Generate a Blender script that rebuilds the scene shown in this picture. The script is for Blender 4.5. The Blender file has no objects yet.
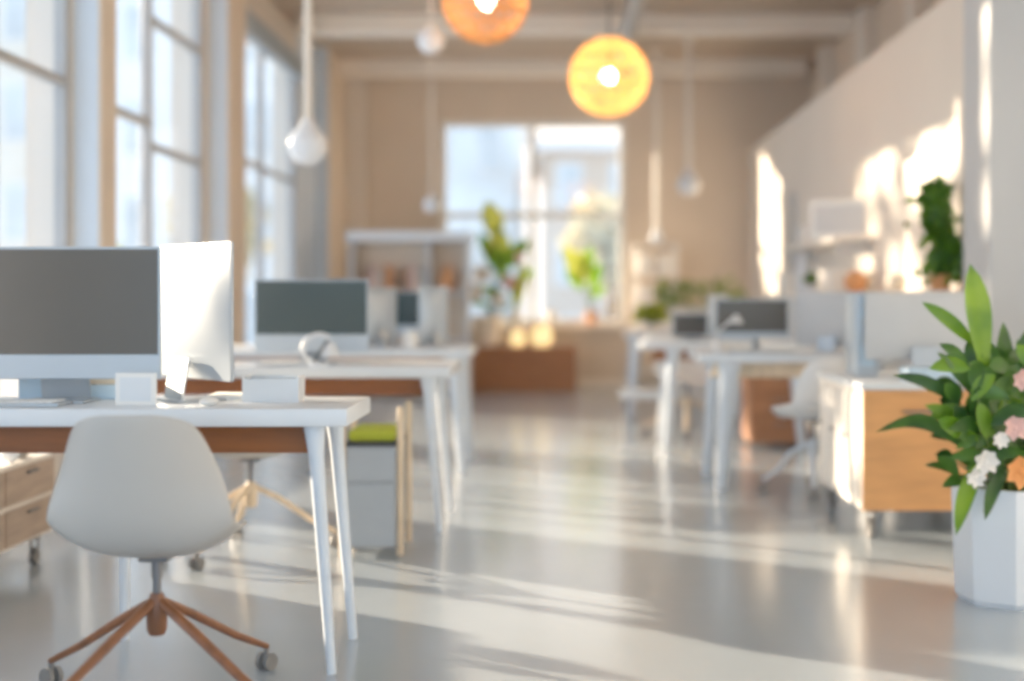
import bpy, bmesh, math, random
from mathutils import Vector, Matrix, noise
random.seed(7)
COL = bpy.context.scene.collection
H = 1.08; F = 1300.0; VX, VY = 558.0, 298.0
PI = math.pi

# ------------------------------------------------------------------ materials
def new_mat(name):
    m = bpy.data.materials.new(name); m.use_nodes = True
    nt = m.node_tree; b = nt.nodes['Principled BSDF']
    return m, nt, b
def mat(name, col, rough=.5, metal=0., var=.06, scale=6., bump=0., spec=.5, emit=None, es=0., trans=0., sub=0., stretch=None, coat=0.):
    m, nt, b = new_mat(name)
    tc = nt.nodes.new('ShaderNodeTexCoord'); mp = nt.nodes.new('ShaderNodeMapping')
    nz = nt.nodes.new('ShaderNodeTexNoise'); nz.inputs['Scale'].default_value = scale; nz.inputs['Detail'].default_value = 5
    if stretch: mp.inputs['Scale'].default_value = stretch
    rp = nt.nodes.new('ShaderNodeValToRGB')
    c = Vector(col[:3])
    rp.color_ramp.elements[0].color = (*(c*(1-var*2)), 1); rp.color_ramp.elements[0].position = .3
    hi = [min(1, v*(1+var)) for v in c]
    rp.color_ramp.elements[1].color = (*hi, 1); rp.color_ramp.elements[1].position = .7
    L = nt.links.new
    L(tc.outputs['Object'], mp.inputs['Vector']); L(mp.outputs['Vector'], nz.inputs['Vector'])
    L(nz.outputs['Fac'], rp.inputs['Fac']); L(rp.outputs['Color'], b.inputs['Base Color'])
    b.inputs['Roughness'].default_value = rough; b.inputs['Metallic'].default_value = metal
    b.inputs['Specular IOR Level'].default_value = spec
    if coat: b.inputs['Coat Weight'].default_value = coat
    if trans:
        b.inputs['Transmission Weight'].default_value = trans
    if emit:
        b.inputs['Emission Color'].default_value = (*emit, 1); b.inputs['Emission Strength'].default_value = es
    if bump:
        bp = nt.nodes.new('ShaderNodeBump'); bp.inputs['Strength'].default_value = bump; bp.inputs['Distance'].default_value = .01
        L(nz.outputs['Fac'], bp.inputs['Height']); L(bp.outputs['Normal'], b.inputs['Normal'])
    return m
def leafmat(name, c1, c2, tr=.35):
    m, nt, b = new_mat(name); L = nt.links.new
    tc = nt.nodes.new('ShaderNodeTexCoord'); nz = nt.nodes.new('ShaderNodeTexNoise'); nz.inputs['Scale'].default_value = 7
    rp = nt.nodes.new('ShaderNodeValToRGB'); rp.color_ramp.elements[0].color = (*c1, 1); rp.color_ramp.elements[1].color = (*c2, 1)
    rp.color_ramp.elements[0].position = .35; rp.color_ramp.elements[1].position = .65
    L(tc.outputs['Object'], nz.inputs['Vector']); L(nz.outputs['Fac'], rp.inputs['Fac']); L(rp.outputs['Color'], b.inputs['Base Color'])
    b.inputs['Roughness'].default_value = .35
    t = nt.nodes.new('ShaderNodeBsdfTranslucent'); L(rp.outputs['Color'], t.inputs['Color'])
    mx = nt.nodes.new('ShaderNodeMixShader'); mx.inputs['Fac'].default_value = tr
    out = nt.nodes['Material Output']
    L(b.outputs['BSDF'], mx.inputs[1]); L(t.outputs['BSDF'], mx.inputs[2]); L(mx.outputs['Shader'], out.inputs['Surface'])
    return m
def glassmat(name, tint=(.97, .98, 1), gl=.05):
    m = bpy.data.materials.new(name); m.use_nodes = True; nt = m.node_tree; nt.nodes.clear(); L = nt.links.new
    o = nt.nodes.new('ShaderNodeOutputMaterial'); t = nt.nodes.new('ShaderNodeBsdfTransparent'); t.inputs['Color'].default_value = (*tint, 1)
    g = nt.nodes.new('ShaderNodeBsdfGlossy'); g.inputs['Roughness'].default_value = .03
    mx = nt.nodes.new('ShaderNodeMixShader'); mx.inputs['Fac'].default_value = gl
    L(t.outputs[0], mx.inputs[1]); L(g.outputs[0], mx.inputs[2]); L(mx.outputs[0], o.inputs['Surface'])
    return m

def floormat():
    m, nt, b = new_mat('polished_concrete'); L = nt.links.new
    tc = nt.nodes.new('ShaderNodeTexCoord')
    n1 = nt.nodes.new('ShaderNodeTexNoise'); n1.inputs['Scale'].default_value = .9; n1.inputs['Detail'].default_value = 8
    n2 = nt.nodes.new('ShaderNodeTexNoise'); n2.inputs['Scale'].default_value = 9; n2.inputs['Detail'].default_value = 6
    rp = nt.nodes.new('ShaderNodeValToRGB')
    rp.color_ramp.elements[0].color = (.31, .36, .405, 1); rp.color_ramp.elements[0].position = .3
    rp.color_ramp.elements[1].color = (.36, .41, .455, 1); rp.color_ramp.elements[1].position = .7
    r2 = nt.nodes.new('ShaderNodeMapRange'); r2.inputs['To Min'].default_value = .17; r2.inputs['To Max'].default_value = .24
    L(tc.outputs['Object'], n1.inputs['Vector']); L(tc.outputs['Object'], n2.inputs['Vector'])
    L(n1.outputs['Fac'], rp.inputs['Fac']); L(rp.outputs['Color'], b.inputs['Base Color'])
    L(n2.outputs['Fac'], r2.inputs['Value']); L(r2.outputs['Result'], b.inputs['Roughness'])
    b.inputs['Specular IOR Level'].default_value = .9; b.inputs['Coat Weight'].default_value = .35; b.inputs['Coat Roughness'].default_value = .16
    return m

M = {}
M['floor'] = floormat()
M['wall_tan'] = mat('warm_plaster', (.71, .585, .46), .9, var=.03, scale=1.2, bump=.1)
M['wall_white'] = mat('white_plaster', (.84, .76, .67), .85, var=.02, scale=1.2, bump=.1)
M['wall_grey'] = mat('grey_plaster', (.60, .60, .60), .85, var=.02, scale=1.2, bump=.1)
M['pillar_skylit'] = mat('pillar_paint_skylight_tint', (.60, .68, .77), .6, var=.02, scale=1.5)  # blue skylight on the camera-facing sides is put into this colour
M['pillar'] = mat('painted_pillar', (.74, .66, .57), .7, var=.02, scale=1.5)
M['ceiling'] = mat('ceiling_paint', (.50, .40, .31), .9, var=.03, scale=1.)
M['beam'] = mat('beam_paint', (.90, .81, .70), .8, var=.02, scale=2.)
M['frame'] = mat('window_frame_paint', (.42, .41, .40), .5, var=.03)
M['frame_white'] = mat('white_frame_paint', (.82, .80, .76), .5, var=.02)
M['glass'] = glassmat('window_glass')
M['white'] = mat('white_laminate', (.74, .78, .82), .35, var=.015, coat=.2)
M['white_leg'] = mat('white_powder_coat', (.68, .74, .81), .4, var=.015)
M['cream'] = mat('cream_board', (.90, .84, .76), .5, var=.02)
M['shell'] = mat('pale_plastic_shell', (.49, .465, .43), .38, var=.015, spec=.5)
M['shell_white'] = mat('white_plastic_shell', (.86, .86, .86), .38, var=.015)
M['wood_leg'] = mat('oiled_beech', (.25, .09, .035), .45, var=.15, scale=5, stretch=(4, 4, 1))
M['wood_pale'] = mat('pale_ash', (.80, .62, .42), .5, var=.1, scale=5, stretch=(5, 5, 1))
M['wood_apron'] = mat('orange_oak', (.24, .068, .010), .5, var=.12, scale=4, stretch=(1, 8, 8))
M['wood_front'] = mat('honey_plywood', (.72, .34, .12), .55, var=.09, scale=3, stretch=(1, 4, 6))
M['wood_brown'] = mat('brown_oak', (.36, .15, .065), .6, var=.12, scale=4, stretch=(1, 5, 6))
M['wood_drawer'] = mat('grey_oak', (.44, .33, .25), .6, var=.1, scale=4, stretch=(6, 1, 6))
M['alu'] = mat('brushed_aluminium', (.42, .46, .50), .35, metal=.55, var=.02)
M['alu_white'] = mat('satin_silver_white', (.48, .55, .62), .35, metal=.25, var=.01)
M['silver'] = mat('satin_silver', (.36, .41, .46), .4, metal=.3, var=.01)
M['screen_warm'] = mat('dark_screen_glass', (.105, .098, .088), .22, var=.03, scale=2)
M['screen'] = mat('dark_teal_screen_glass', (.045, .07, .075), .22, var=.03, scale=2)
M['black'] = mat('black_rubber', (.03, .03, .03), .5)
M['steel'] = mat('dark_steel', (.16, .16, .17), .35, metal=.7)
M['castor'] = mat('grey_nylon', (.20, .19, .18), .5)
M['grey'] = mat('grey_box_paint', (.40, .44, .48), .5, var=.02)
M['grey_light'] = mat('light_grey_paint', (.60, .61, .62), .5, var=.02)
M['blue_pale'] = mat('pale_blue_card', (.50, .66, .80), .5, var=.03)
M['blue_bottle'] = mat('blue_plastic', (.35, .50, .70), .3, var=.02)
M['tan'] = mat('tan_kraft', (.68, .58, .45), .8, var=.04)
M['paper'] = mat('white_paper', (.88, .87, .84), .7, var=.01)
M['pot_white'] = mat('white_ceramic', (.74, .79, .85), .35, var=.015)
M['pot_grey'] = mat('grey_ceramic', (.40, .38, .36), .4, var=.05)
M['pot_cream'] = mat('cream_ceramic', (.86, .76, .64), .5, var=.03)
M['terracotta'] = mat('terracotta', (.72, .33, .14), .7, var=.06)
M['soil'] = mat('soil', (.07, .045, .03), .95, var=.3, scale=30, bump=.4)
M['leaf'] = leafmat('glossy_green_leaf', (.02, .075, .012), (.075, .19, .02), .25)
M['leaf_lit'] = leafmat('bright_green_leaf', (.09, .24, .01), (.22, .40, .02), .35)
M['leaf_yellow'] = leafmat('yellow_green_leaf', (.34, .40, .04), (.62, .62, .10), .4)
M['leaf_dark'] = leafmat('deep_green_leaf', (.05, .15, .015), (.15, .32, .03), .3)
M['leaf_pale'] = leafmat('olive_leaf', (.22, .28, .08), (.42, .45, .16), .3)
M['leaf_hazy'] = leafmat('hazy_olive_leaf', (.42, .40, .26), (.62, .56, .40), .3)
M['stem'] = mat('green_stem', (.14, .22, .05), .6)
M['bark'] = mat('brown_stem', (.25, .16, .09), .8, var=.15)
M['petal_white'] = mat('white_petal', (.88, .84, .78), .6)
M['petal_pink'] = mat('pink_petal', (.80, .50, .45), .6)
M['petal_orange'] = mat('orange_petal', (.85, .34, .10), .6)
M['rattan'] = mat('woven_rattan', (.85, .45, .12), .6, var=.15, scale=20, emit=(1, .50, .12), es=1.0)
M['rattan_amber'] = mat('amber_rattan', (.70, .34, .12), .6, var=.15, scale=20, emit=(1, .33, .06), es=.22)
M['bulb'] = mat('lit_bulb', (1, .95, .85), .4, emit=(1, .88, .66), es=30)
M['glow'] = mat('candle_glow', (1, .80, .45), .5, emit=(1, .70, .30), es=1.1)
M['lamp_white'] = mat('lamp_white_enamel', (.80, .82, .85), .35, var=.01)
M['cord'] = mat('cream_rod', (.84, .76, .66), .5, var=.01)
M['duct'] = mat('galvanised_duct', (.42, .41, .40), .45, metal=.5, var=.08)
M['blind'] = mat('blue_grey_blind_box', (.33, .38, .42), .6)
M['green_fab'] = mat('lime_fabric', (.42, .47, .03), .8, var=.06, scale=30)
M['fac_cream'] = mat('facade_cream', (.92, .86, .76), .9, var=.08, scale=.3)
M['fac_grey'] = mat('facade_blue_grey', (.82, .86, .88), .9, var=.06, scale=.3)
M['fac_white'] = mat('facade_white', (.95, .95, .94), .9, var=.05, scale=.3)
M['fac_tan'] = mat('facade_tan', (.72, .58, .46), .9, var=.08, scale=.3)
M['fac_glass'] = mat('facade_glass', (.70, .74, .76), .2, var=.1, scale=.4)
M['street'] = mat('street_asphalt', (.42, .41, .40), .9, var=.1, scale=.5)

# ------------------------------------------------------------------ builder
class B:
    def __init__(s): s.bm = bmesh.new()
    def box(s, x0, x1, y0, y1, z0, z1, bev=0., seg=2):
        vs = [s.bm.verts.new((x, y, z)) for x in (x0, x1) for y in (y0, y1) for z in (z0, z1)]
        fs = [(0,1,3,2), (4,6,7,5), (0,4,5,1), (2,3,7,6), (0,2,6,4), (1,5,7,3)]
        faces = [s.bm.faces.new([vs[i] for i in f]) for f in fs]
        if bev > 0:
            es = list({e for f in faces for e in f.edges})
            bmesh.ops.bevel(s.bm, geom=es, offset=bev, segments=seg, affect='EDGES', profile=.5)
        return s
    def rbox(s, c, d, rot, bev=0.):                    # rotated box
        t = B(); t.box(-d[0]/2, d[0]/2, -d[1]/2, d[1]/2, -d[2]/2, d[2]/2, bev)
        s.merge(t, Matrix.Translation(c) @ rot.to_matrix().to_4x4() if hasattr(rot, 'to_matrix') else Matrix.Translation(c) @ rot)
        return s
    def merge(s, t, mx=Matrix.Identity(4)):
        mp = {v: s.bm.verts.new(mx @ v.co) for v in t.bm.verts}
        for f in t.bm.faces:
            try: s.bm.faces.new([mp[v] for v in f.verts])
            except ValueError: pass
        t.bm.free()
    def ring(s, c, u, v, r, n, r2=None):
        r2 = r if r2 is None else r2
        return [s.bm.verts.new(c + u*(math.cos(2*PI*i/n)*r) + v*(math.sin(2*PI*i/n)*r2)) for i in range(n)]
    def tube(s, pts, rad, n=10, caps=True, flat=1.):
        pts = [Vector(p) for p in pts]
        if not isinstance(rad, (list, tuple)): rad = [rad]*len(pts)
        rings = []
        t0 = (pts[1]-pts[0]).normalized()
        up = Vector((0, 0, 1)) if abs(t0.z) < .9 else Vector((1, 0, 0))
        u = t0.cross(up).normalized()
        for i, p in enumerate(pts):
            t = (pts[min(i+1, len(pts)-1)] - pts[max(i-1, 0)]).normalized()
            u = (u - t*u.dot(t)).normalized(); v = t.cross(u)
            rings.append(s.ring(p, u, v, rad[i], n, rad[i]*flat))
        for a, b in zip(rings, rings[1:]):
            for i in range(n): s.bm.faces.new((a[i], a[(i+1)%n], b[(i+1)%n], b[i]))
        if caps:
            s.bm.faces.new(rings[0][::-1]); s.bm.faces.new(rings[-1])
        return s
    def lathe(s, prof, c=(0, 0, 0), n=32, caps=True, rot=0.):
        rings = []
        for r, z in prof:
            rings.append([s.bm.verts.new((c[0]+math.cos(2*PI*i/n+rot)*r, c[1]+math.sin(2*PI*i/n+rot)*r, c[2]+z)) for i in range(n)])
        for a, b in zip(rings, rings[1:]):
            for i in range(n): s.bm.faces.new((a[i], a[(i+1)%n], b[(i+1)%n], b[i]))
        if caps:
            s.bm.faces.new(rings[0][::-1]); s.bm.faces.new(rings[-1])
        return s
    def ball(s, c, r, seg=20, sc=(1, 1, 1)):
        k = bmesh.ops.create_uvsphere(s.bm, u_segments=seg, v_segments=seg//2, radius=r)
        for v in k['verts']: v.co = Vector((v.co.x*sc[0]+c[0], v.co.y*sc[1]+c[1], v.co.z*sc[2]+c[2]))
        return s
    def leaf(s, p0, p1, w, bend=.15, side=None, n=7, fold=.25, shape=.9):
        p0, p1 = Vector(p0), Vector(p1); d = p1-p0; L = d.length; t = d.normalized()
        side = Vector(side) if side else (t.cross(Vector((random.uniform(-.6, .6), -1, random.uniform(-.4, .4)))))
        side = (side - t*side.dot(t)).normalized(); nrm = side.cross(t).normalized()
        rows = []
        for i in range(n+1):
            k = i/n
            c = p0 + d*k + Vector((0, 0, 1))*(math.sin(k*PI)*bend*L)
            ww = w*.5*(math.sin(PI*min(1, k**shape)))**.75 + .0008
            rows.append([s.bm.verts.new(c - side*ww + nrm*ww*fold), s.bm.verts.new(c), s.bm.verts.new(c + side*ww + nrm*ww*fold)])
        for a, b in zip(rows, rows[1:]):
            for j in range(2): s.bm.faces.new((a[j], a[j+1], b[j+1], b[j]))
        return s
    def build(s, name, m, parent=None, smooth=False, loc=None, mods=None, fix=True):
        if fix: bmesh.ops.recalc_face_normals(s.bm, faces=s.bm.faces)
        me = bpy.data.meshes.new(name); s.bm.to_mesh(me); s.bm.free()
        if smooth:
            for p in me.polygons: p.use_smooth = True
        o = bpy.data.objects.new(name, me); COL.objects.link(o)
        me.materials.append(m if not isinstance(m, str) else M[m])
        if smooth:
            try: me.set_sharp_from_angle(angle=math.radians(40))
            except Exception: pass
        if parent is not None: o.parent = parent
        if loc is not None: o.location = loc
        return o
def tag(o, label, cat, group=None, kind=None):
    o['label'] = label; o['category'] = cat
    if group: o['group'] = group
    if kind: o['kind'] = kind
    return o
def thing(name, label, cat, loc=(0, 0, 0), rz=0, group=None):
    o = bpy.data.objects.new(name, None); COL.objects.link(o); o.empty_display_size = .1
    o.location = loc; o.rotation_euler = (0, 0, rz)
    return tag(o, label, cat, group)
def struct(o): o['kind'] = 'structure'; return o
def kids(o): return [c for c in bpy.data.objects if c.parent == o]
def copy_tree(o, parent=None):
    c = o.copy(); COL.objects.link(c)
    if parent is not None: c.parent = parent
    for ch in kids(o): copy_tree(ch, c)
    return c
def dup(o, loc, rz, label, group=None):
    c = copy_tree(o); c.location = loc; c.rotation_euler = (0, 0, rz); c['label'] = label
    if group: c['group'] = group
    return c

# ------------------------------------------------------------------ setting
YB = 15.66; WX = -2.70; RX = 2.30; CZ = 3.87; YN = -1.5; OX = 3.05
struct(B().box(-3.0, 3.4, YN, YB+.3, -.12, 0).build('floor', 'floor'))
struct(B().box(-3.0, 3.4, YN, YB+.3, CZ, CZ+.12).build('ceiling', 'ceiling'))
# left wall with three window openings
SILL, HEAD = .25, 3.78
wins = [(1.3, 3.3), (4.75, 7.20), (7.52, 9.90), (10.62, 13.40)]
b = B(); y = YN
for (a, c) in wins:
    b.box(WX-.25, WX, y, a, 0, CZ)
    b.box(WX-.25, WX, a, c, 0, SILL); b.box(WX-.25, WX, a, c, HEAD if a < 10 else 3.5, CZ); y = c
b.box(WX-.25, WX, y, YB+.3, 0, CZ)
struct(b.build('wall_left', 'pillar'))
# back wall
bx0, bx1, bz0, bz1 = -1.42, .81, .76, 3.22
b = B()
b.box(WX, bx0, YB, YB+.25, 0, CZ); b.box(bx1, OX+.25, YB, YB+.25, 0, CZ)
b.box(bx0, bx1, YB, YB+.25, 0, bz0); b.box(bx0, bx1, YB, YB+.25, bz1, CZ)
struct(b.build('wall_back', 'wall_tan'))
# right partition wall, low, and the outer wall behind it
PZ = 2.86
DY0, DY1 = 12.55, 13.0
b = B()
b.box(RX, RX+.14, 6.90, DY0, 0, PZ); b.box(RX, RX+.14, DY1, YB, 0, PZ); b.box(RX, RX+.14, DY0, DY1, 2.12, PZ)
struct(b.build('wall_right', 'wall_white'))
struct(B().box(OX, OX+.2, 6.9, YB, 0, CZ).build('wall_outer', 'wall_tan'))
struct(B().box(2.15, OX+.2, 6.47, 6.90, 0, CZ, .01).build('trim_1', 'wall_grey'))
struct(B().box(2.80, 3.05, YN, 6.47, 0, CZ).build('wall_near', 'wall_grey'))
# pillars on left wall
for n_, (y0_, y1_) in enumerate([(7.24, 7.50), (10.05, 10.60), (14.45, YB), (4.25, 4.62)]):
    tr = struct(B().box(WX, -2.56, y0_, y1_, 0, CZ, .004).build('trim_%d' % (2+n_), 'pillar_skylit'))
    B().box(-2.5595, -2.545, y0_+.002, y1_, 0, CZ, .002).build('warm_lit_side', 'wall_tan', tr)  # tan slab paints in the warm light on the aisle face
struct(B().box(WX, WX+.012, 13.42, 14.44, 0, CZ).build('trim_31', 'pillar_skylit'))  # wall strip with the same painted-in skylight blue
struct(B().box(-2.54, -2.30, YB-.12, YB, 0, CZ, .008).build('trim_6', 'pillar'))
# pilasters on the outer wall above the partition and ceiling beams
k = 7
for yy in (8.6, 10.6, 12.4, 14.3):
    struct(B().box(OX-.14, OX, yy, yy+.34, 0, CZ, .006).build('trim_%d' % k, 'pillar')); k += 1
for yy in (15.15, 12.75, 10.35, 7.95, 5.55, 3.1):
    b = B(); b.box(-2.55, OX-.14, yy, yy+.26, 3.69, CZ, .01)
    struct(b.build('trim_%d' % k, 'beam')); k += 1
# baseboards
struct(B().box(-2.30, RX, YB-.02, YB, 0, .1, .004).build('baseboard_back', 'beam'))
struct(B().box(RX-.018, RX, 13.0, YB-.02, 0, .1, .004).build('baseboard_right', 'beam'))
# door in the partition
dr = B().box(RX+.05, RX+.09, DY0, DY1, 0, 2.12, .004).build('door_1', 'grey'); struct(dr)
h = B().tube([(RX+.05, DY0+.08, 1.0), (RX-.0, DY0+.08, 1.0), (RX-.0, DY0+.18, 1.0)], .011).build('door_handle', 'steel', dr)
# windows
def window(n, x, a, c, z0, z1, mull, rails, m='frame', along='y', t=.05, d=.07):
    fb = B(); pn = B()
    def bar(p0, p1, q0, q1, dd=d):
        if along == 'y': fb.box(x-dd/2, x+dd/2, p0, p1, q0, q1, .004, 1)
        else: fb.box(p0, p1, x-dd/2, x+dd/2, q0, q1, .004, 1)
    bar(a, a+t, z0, z1); bar(c-t, c, z0, z1); bar(a+t, c-t, z0, z0+t); bar(a+t, c-t, z1-t, z1)
    edges = [a+t]
    for q in mull: bar(q-t*.6, q+t*.6, z0+t, z1-t); edges += [q-t*.6, q+t*.6]
    edges.append(c-t)
    for i in range(0, len(edges), 2):
        for z in rails[i//2]: bar(edges[i], edges[i+1], z-t*.5, z+t*.5, d*.9)
    w = struct(fb.build('window_%d' % n, m))
    for i in range(0, len(edges), 2):
        g = B()
        if along == 'y': g.box(x-.004, x+.004, edges[i], edges[i+1], z0+t, z1-t)
        else: g.box(edges[i], edges[i+1], x-.004, x+.004, z0+t, z1-t)
        g.build('window_pane', 'glass', w)
    return w
wx = WX-.04
window(1, wx, 4.75, 7.20, SILL, HEAD, [6.26], [[2.27], [2.27]])
window(2, wx, 7.52, 9.90, SILL, HEAD, [8.66], [[2.24], [2.10, 2.95]])
window(3, wx, 10.62, 13.40, SILL, 3.5, [11.95], [[2.27], [2.27]])
window(4, YB+.10, bx0, bx1, bz0, bz1, [-.305], [[2.08], [2.08]], 'frame_white', 'x', .07, .10)
window(5, wx, 1.3, 3.3, SILL, HEAD, [2.3], [[2.27], [2.27]])
struct(B().box(bx0-.06, bx1+.06, YB-.16, YB+.02, bz0-.05, bz0, .006).build('trim_30', 'beam'))

# roller blind box over third window
o = B().box(WX+.005, WX+.12, 10.75, 13.3, 3.30, 3.50, .02).build('blind_box', 'blind', smooth=True); tag(o, 'blue grey roller blind box above the farthest side window', 'blind box')

# ceiling pipe
t = thing('ceiling_duct', 'round galvanised metal duct running along the ceiling', 'duct', (.66, 0, 3.56))
b = B().tube([(0, yy, 0) for yy in (2, 5, 8, 11, 15.60)], .075, 20).build('pipe', 'duct', t, True)
for yy in (4.2, 6.4, 8.7, 11.1, 13.5):
    B().tube([(0, yy-.03, 0), (0, yy+.03, 0)], .09, 20).build('pipe_collar', 'duct', t, True)

# ------------------------------------------------------------------ exterior
o = tag(B().box(-60, 60, YB+.5, 120, -1.6, -1.5).build('street', 'street'), 'pale street outside the windows', 'street'); struct(o)
def house(name, label, x0, x1, y0, y1, z1, m, cols, rows, rx=None, base=-1.5):
    t = thing(name, label, 'building', ((x0+x1)/2, (y0+y1)/2, base), 0, 'buildings outside the windows')
    w, dp, hh = (x1-x0)/2, (y1-y0)/2, z1-base
    B().box(-w, w, -dp, dp, 0, hh).build('wall', m, t)
    B().box(-w-.3, w+.3, -dp-.3, dp+.3, hh, hh+.35, .04).build('cornice', 'fac_white', t)
    g = 0
    for i in range(cols):
        for j in range(rows):
            cx = -w + (i+.5)*2*w/cols; cz = (j+.55)*hh/rows; ww = w/cols*.5; wh = hh/rows*.3
            f = B().box(cx-ww, cx+ww, -dp-.08, -dp-.001, cz-wh, cz+wh, .02).build('window_frame', 'fac_white', t)
            B().box(cx-ww*.85, cx+ww*.85, -dp-.10, -dp-.081, cz-wh*.9, cz+wh*.9).build('pane', 'fac_glass', f)
    return t
house('office_building', 'blue grey building seen at the left of the end window', -8.5, -1.4, 44, 56, 7.6, 'fac_grey', 4, 3)
house('office_building', 'low tan building seen at the right of the end window', -.5, 4.5, 40, 50, 5.6, 'fac_tan', 3, 3)
house('office_building', 'white building seen through the farthest side window', -18, -9.6, 46, 58, 12.0, 'fac_white', 4, 4)
house('office_building', 'cream building seen through the middle side window', -25, -19, 48, 60, 17.0, 'fac_cream', 3, 5)
def tree(label, x, y, h, r, m, n=420, ls=.34):
    t = thing('street_tree', label, 'tree', (x, y, -1.5), 0, 'trees outside the windows')
    B().tube([(0, 0, 0), (.05, 0, h*.5), (0, .05, h*.85)], [.16, .11, .05], 8).build('trunk', 'bark', t, True)
    b = B(); rnd = random.Random(int(x*10+y))
    for i in range(n):
        v = Vector((rnd.gauss(0, 1), rnd.gauss(0, 1), rnd.gauss(0, 1))).normalized()*r*(rnd.random()**.4)
        c = Vector((v.x, v.y, v.z*1.1+h*.8)); d = Vector((rnd.gauss(0, 1), rnd.gauss(0, 1), rnd.gauss(0, 1)))  .normalized()*ls
        b.leaf(c, c+d, ls*.65, .1, n=3)
    b.build('crown', m, t, fix=False)
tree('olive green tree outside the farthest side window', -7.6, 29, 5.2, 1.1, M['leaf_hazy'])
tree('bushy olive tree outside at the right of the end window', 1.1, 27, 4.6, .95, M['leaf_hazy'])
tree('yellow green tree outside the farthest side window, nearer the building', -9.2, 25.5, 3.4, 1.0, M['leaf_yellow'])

tree('added unseen tree beyond the left of the view, breaking up the sun through the side windows', -9.6, 14.4, 6.6, 1.3, M['leaf_hazy'], 185, .42)  # this tree and the next are added out of view to dapple the sun
tree('added unseen tree beyond its twin, breaking up the sun through the side windows', -9.8, 17.2, 6.7, 1.35, M['leaf_hazy'], 190, .42)
# ------------------------------------------------------------------ desks
DZ = .765
def desk(label, x0, x1, y0, y1, apron='wood_apron', center=False, legs_in=.05, ap=True, lw=.045, z=DZ, th=.052, legx=None, name='office_desk'):
    t = thing(name, label, 'desk', ((x0+x1)/2, (y0+y1)/2, 0), 0, 'white desks')
    w, d = (x1-x0)/2, (y1-y0)/2
    B().box(-w, w, -d, d, z-th, z, .006).build('tabletop', 'white', t, True)
    if ap:
        b = B()
        prof = [(-w+.10, z-th), (w-.14, z-th), (w-.10, z-th-.085), (-w+.06, z-th-.085)]
        f1 = [b.bm.verts.new((p[0], -d+.09, p[1])) for p in prof]; f2 = [b.bm.verts.new((p[0], -d+.115, p[1])) for p in prof]
        b.bm.faces.new(f1); b.bm.faces.new(f2[::-1])
        for i in range(4): b.bm.faces.new((f1[i], f2[i], f2[(i+1) % 4], f1[(i+1) % 4]))
        b.build('apron', apron, t)
    xs = [(-1, -w+legs_in), (1, w-legs_in)] if legx is None else legx
    for sx, lx in xs:
        for sy in (-1, 1):
            a = Vector((lx-sx*.055, sy*(d-.06), z-th-.002)); e = Vector((lx, sy*(d-.035), 0))
            b = B().tube([a, a.lerp(e, .12), e], [lw*.85, lw*.62, lw*.38], 14)
            b.build('leg', 'white_leg', t, True)
    if center:
        b = B().tube([(center, d-.05, z-th), (center, d-.05, 0)], [lw*.6, lw*.4], 14).build('leg', 'white_leg', t, True)
    return t
desk('nearest white desk with orange wooden apron, behind the pale shell chair', -2.25, -.60, 3.70, 4.16, lw=.036, center=.055)
desk('second white desk on the left side, with the teal screened monitor', -2.45, -.495, 5.96, 6.62)
desk('third white desk on the left side, farthest from the camera', -2.40, -.54, 8.0, 8.70, 'wood_brown', lw=.075)
desk('white desk at the right with a tan apron, beyond the wooden cart', .80, 1.88, 7.32, 8.05, 'wood_pale', lw=.085, legx=[(-1, -.42), (1, .49)])
desk('white desk at the right between the chair with wooden legs and the aisle', .60, 1.80, 9.30, 9.92, 'wood_brown', lw=.07, legx=[(-1, -.42), (1, .55)])
desk('farthest white desk at the right, with the lime green plant on it', .62, 1.70, 11.8, 12.4, 'wood_pale', lw=.07, ap=False)

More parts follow.
